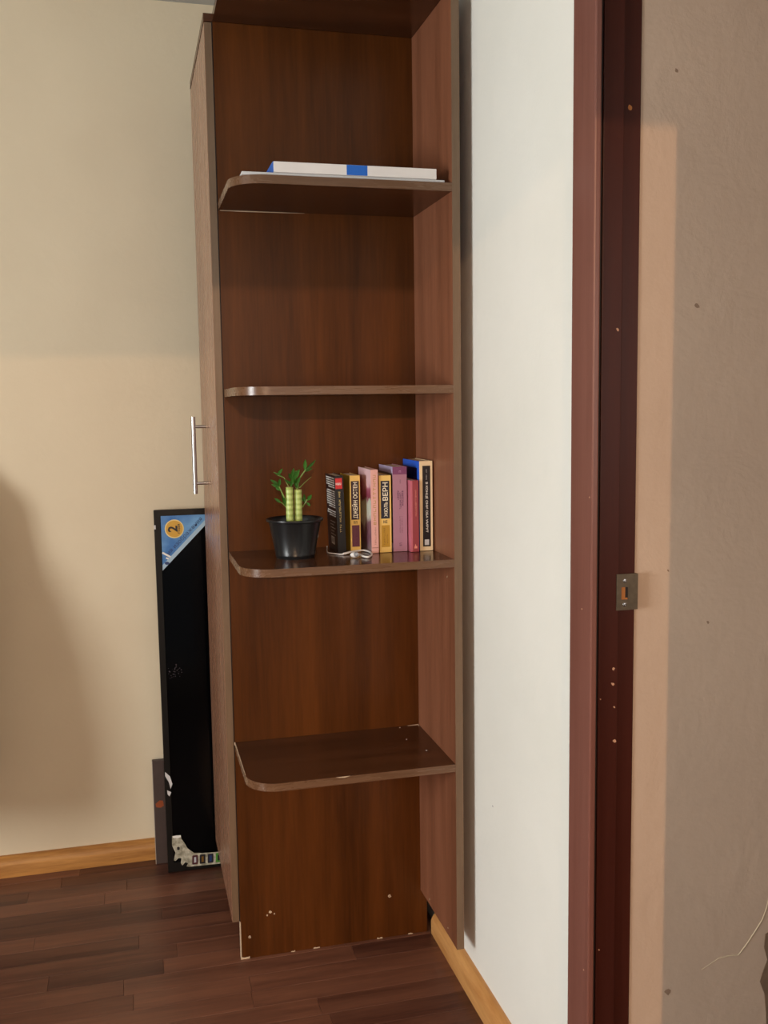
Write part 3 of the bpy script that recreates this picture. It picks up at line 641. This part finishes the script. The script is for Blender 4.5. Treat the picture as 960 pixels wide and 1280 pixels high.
L(tc.outputs['Object'], no.inputs['Vector']); cr = N(nt, 'ShaderNodeValToRGB'); cr.color_ramp.elements[0].color = lin(34, 104, 176); cr.color_ramp.elements[1].color = lin(120, 176, 222); cr.color_ramp.elements[0].position = .3; cr.color_ramp.elements[1].position = .75
L(no.outputs['Fac'], cr.inputs[0]); L(cr.outputs[0], b.inputs['Base Color']); b.inputs['Roughness'].default_value = 0.3; MAT['stick'] = m
P('stickedge', (170, 196, 214), 0.4); P('medal', (212, 160, 52), 0.3); P('medalr', (236, 214, 140), 0.3); P('inkblue', (22, 52, 104)); P('orange', (196, 110, 30), .35)
sx0, sz1 = bz+0.002, TH-bz-0.001; sl = 0.160
st = link('corner_sticker', prism(bmesh.new(), [(sx0, sz1), (sx0, sz1-sl), (sx0+sl, sz1)], 'y', -0.0006, 0.0001), 'stick', tv)
bm = prism(bmesh.new(), [(sx0, sz1-sl+0.016), (sx0, sz1-sl), (sx0+sl, sz1), (sx0+sl-0.016, sz1)], 'y', -0.0008, -0.0005); link('pale_edge', bm, 'stickedge', st)
mc = (0.057, 1.0130)
def disc(name, r, y, mat, n=36): return link(name, prism(bmesh.new(), [(mc[0]+r*math.cos(2*math.pi*k/n), mc[1]+r*math.sin(2*math.pi*k/n)) for k in range(n)], 'y', y, y+0.0003), mat, st)
disc('medal_rim', 0.0275, -0.0010, 'medalr'); disc('medal', 0.0245, -0.0013, 'medal')
link('number_lettering', text_bm('2', 0.037, lambda u, v: (mc[0]-0.005-v, -0.0016, mc[1]+u), 0.03), 'bkblack', st)
link('medal_lettering', text_bm('года', 0.010, lambda u, v: (mc[0]+0.0135-v, -0.0016, mc[1]+u), 0.02, fit=0.027), 'bkblack', st)
r2 = math.sqrt(.5); dc = (sx0+sl*0.5-0.0155, sz1-sl*0.5+0.0155)
link('diagonal_lettering', text_bm('гия изображения', 0.017, lambda u, v: (dc[0]+(u-v)*r2, -0.0010, dc[1]+(u+v)*r2), 0.0, fit=0.150), 'inkblue', st)
bm = bmesh.new()
for (u0, w0, u1, w1, wd) in ((0.020, 0.945, 0.043, 0.931, 0.0055), (0.030, 0.929, 0.037, 0.926, 0.005)):
    d_ = Vector((u1-u0, w1-w0)).normalized(); n_ = Vector((-d_.y, d_.x))*wd/2
    flat(bm, [(u0+n_.x, -0.0011, w0+n_.y), (u0-n_.x, -0.0011, w0-n_.y), (u1-n_.x, -0.0011, w1-n_.y), (u1+n_.x, -0.0011, w1+n_.y)])
link('white_print', bm, 'wht', st)
bm = bmesh.new(); prism(bm, [(0.025, 0.914), (0.030, 0.918), (0.036, 0.917), (0.041, 0.912), (0.036, 0.909), (0.028, 0.909)], 'y', -0.0011, -0.0008); link('dark_print', bm, 'inkblue', st)
# torn pale sticker at the foot, traced on the face of the set
m, nt, b = new_mat('mottled_sticker'); L = nt.links.new
tc = N(nt, 'ShaderNodeTexCoord'); no = N(nt, 'ShaderNodeTexNoise'); no.inputs['Scale'].default_value = 90; no.inputs['Detail'].default_value = 4
L(tc.outputs['Object'], no.inputs['Vector']); cr = N(nt, 'ShaderNodeValToRGB'); cr.color_ramp.elements[0].color = lin(134, 128, 108); cr.color_ramp.elements[1].color = lin(198, 192, 172); cr.color_ramp.elements[0].position = .35; cr.color_ramp.elements[1].position = .65
L(no.outputs['Fac'], cr.inputs[0]); L(cr.outputs[0], b.inputs['Base Color']); b.inputs['Roughness'].default_value = 0.6; MAT['mottle'] = m
tvm = Matrix.Translation(tv.location) @ tv.rotation_euler.to_matrix().to_4x4(); tvi = tvm.inverted()
def face(cx_, cy_):                # crop pixel of the sticker to the face of the set
    px, py = 190+cx_/9.6, 1020+cy_/9.6
    d_ = tvi.to_3x3() @ (F + Rv*((px-480)/FPX) - Uv*((py-640)/FPX)); o0 = tvi @ Vector(CAM); s_ = (0.0-o0.y)/d_.y; q = o0+d_*s_; return (q.x, q.z)
def traced(name, mat, parent, pts, y0=-0.0036, t_=0.0003): return link(name, prism(bmesh.new(), [face(*p_) for p_ in pts], 'y', y0, y0+t_), mat, parent)
fs = traced('foot_sticker', 'mottle', tv, [(240, 235), (345, 225), (352, 270), (385, 312), (425, 382), (500, 436), (600, 440), (790, 425), (1000, 410), (1300, 388), (1300, 520), (1000, 545), (820, 565), (600, 588), (440, 605), (415, 598), (432, 560), (400, 548), (365, 588), (345, 562), (352, 502), (320, 500), (280, 535), (262, 525), (280, 432), (240, 352)])
for i, (x0, c1, c2) in enumerate(((482, 'maroon', 'silver'), (572, 'ink', 'olive'), (668, 'navy', 'inkblue'), (764, 'leaf', 'ink'), (860, 'maroon', 'tan'))):
    z0 = 468-0.1*(x0-482); wd = 68
    f_ = traced('icon_frame', c1, fs, [(x0, z0+8), (x0+8, z0), (x0+wd-8, z0-6), (x0+wd, z0), (x0+wd, z0+98), (x0+wd-8, z0+104), (x0+8, z0+110), (x0, z0+104)], -0.0039)
    traced('icon', c2, f_, [(x0+22, z0+22), (x0+wd-22, z0+18), (x0+wd-20, z0+82), (x0+22, z0+88)], -0.0041)
traced('pale_cap', 'wht', fs, [(246, 240), (290, 228), (344, 226), (346, 246), (310, 262), (250, 258)], -0.0039)
traced('eye_spot', 'ink', fs, [(300, 370), (316, 362), (332, 372), (332, 396), (316, 406), (300, 396)], -0.0039)
# scraps of tape on the left bezel
for i, pts in enumerate((((0.002, 0.300), (0.016, 0.285), (0.022, 0.262), (0.016, 0.248), (0.012, 0.268), (0.002, 0.288)), ((0.006, 0.245), (0.018, 0.238), (0.012, 0.226), (0.007, 0.233)), ((-0.001, 1.026), (0.004, 1.026), (0.004, 1.014), (-0.001, 1.014)))):
    link('tape_scrap', prism(bmesh.new(), list(pts), 'y', -0.0036, -0.0029), 'sheet', tv)
rnd = random.Random(11); bm = bmesh.new()
for i in range(40):
    a_, q_ = rnd.uniform(0, 6.28), rnd.uniform(0, 1)**0.7; x_, z_ = 0.040+0.022*q_*math.cos(a_), 0.590+0.026*q_*math.sin(a_); s_ = rnd.uniform(0.0008, 0.0022)
    flat(bm, [(x_-s_, -0.0003, z_), (x_, -0.0003, z_-s_*0.7), (x_+s_, -0.0003, z_), (x_, -0.0003, z_+s_*0.7)])
o = link('dust_smear', bm, 'dgrey', tv)

# board behind the set
P('boardm', (72, 58, 54), 0.5, var=0.15); P('boarde', (176, 160, 144), 0.7); P('rust', (150, 74, 40))
bd = thing('board_offcut', 'short dark grey board standing behind the upended television', 'board', (-0.192, 0.588, 0.0))
box('face_board', 'boardm', bd, 0.0015, 0.30, 0.0, 0.014, 0.0, 0.322, 0.001)
box('pale_edge', 'boarde', bd, 0.0, 0.0016, 0.0005, 0.0135, 0.0, 0.321)
bm = bmesh.new(); prism(bm, [(0.006, 0.188), (0.018, 0.198), (0.028, 0.196), (0.030, 0.180), (0.020, 0.175), (0.008, 0.178)], 'y', -0.0004, 0.0003); link('rust_mark', bm, 'rust', bd)

# ================================================================== ADDED COAT OUT OF VIEW, SHAPED TO SHADE THE BACK WALL
P('coatm', (58, 50, 46), 0.9, var=0.15, scale=40)
ct = thing('added_shadow_coat', 'added unseen dark coat on a hook, shading the beige wall', 'coat', (-0.845, YB, 0.30))
bm = bmesh.new(); rings = []; cprof = [(0.0, 0.44, 0.19), (0.12, 0.445, 0.20), (0.30, 0.43, 0.20), (0.45, 0.40, 0.195), (0.60, 0.34, 0.19), (0.75, 0.25, 0.18), (0.88, 0.13, 0.15), (0.97, 0.08, 0.10), (1.02, 0.05, 0.06)]
for z_, dp, hw in cprof:
    r_ = []
    for k in range(28):
        a = math.pi*k/27; f_ = 1+0.05*math.sin(a*9+z_*2)*(1-z_*0.7)
        r_.append(bm.verts.new((-hw*math.cos(a), -0.004-dp*math.sin(a)**0.7*f_, z_)))
    rings.append(r_)
for a, b_ in zip(rings, rings[1:]):
    for k in range(27): bm.faces.new((a[k], a[k+1], b_[k+1], b_[k]))
    bm.faces.new((a[27], a[0], b_[0], b_[27]))
bm.faces.new(rings[0][::-1]); bm.faces.new(rings[-1]); bmesh.ops.recalc_face_normals(bm, faces=bm.faces)
link('coat_body', bm, 'coatm', ct, True)
for s_ in (-1, 1):
    link('sleeve', tube(bmesh.new(), [(s_*0.10, -0.07, 0.93), (s_*0.15, -0.12, 0.80), (s_*0.165, -0.17, 0.55), (s_*0.15, -0.20, 0.28)], [0.04, 0.055, 0.05, 0.042], 14), 'coatm', ct, True)
link('collar', tube(bmesh.new(), [(-0.06, -0.05, 0.99), (-0.04, -0.02, 1.03), (0.04, -0.02, 1.03), (0.06, -0.05, 0.99)], 0.018, 10), 'coatm', ct, True)
hk = link('wall_hook', tube(bmesh.new(), [(0, -0.001, 1.07), (0, -0.03, 1.05), (0, -0.045, 1.03), (0, -0.05, 1.06)], 0.006, 10), 'steel', ct, True)

# ================================================================== ADDED SHEER CURTAIN, UNSEEN, WEAKENING THE SUN ON THE BACK WALL
m, nt, b = new_mat('sheer_voile'); L = nt.links.new
tr = N(nt, 'ShaderNodeBsdfTransparent'); tl = N(nt, 'ShaderNodeBsdfTranslucent'); tl.inputs['Color'].default_value = lin(236, 228, 212)
mx = N(nt, 'ShaderNodeMixShader'); mx.inputs[0].default_value = 0.62
L(tr.outputs[0], mx.inputs[1]); L(tl.outputs[0], mx.inputs[2]); L(mx.outputs[0], nt.nodes['Material Output'].inputs[0]); MAT['voile'] = m
cu_ = thing('added_sheer_curtain', 'added unseen sheer curtain dimming the sun through half of the rear window', 'curtain', (-1.20, YN+0.07, 0.03))
bm = bmesh.new(); A = []; B = []
for k in range(161):
    x_ = -0.56+1.10*k/160; y_ = 0.022*math.sin(k*0.62)+0.006*math.sin(k*0.23)
    A.append(bm.verts.new((x_, y_*1.3, 0))); B.append(bm.verts.new((x_, y_, 2.385)))
for k in range(160): bm.faces.new((A[k], A[k+1], B[k+1], B[k]))
link('curtain_cloth', bm, 'voile', cu_, 'all')
link('curtain_rod', tube(bmesh.new(), [(-0.62, 0, 2.40), (1.70, 0, 2.40)], 0.011, 12), 'steel', cu_, True)
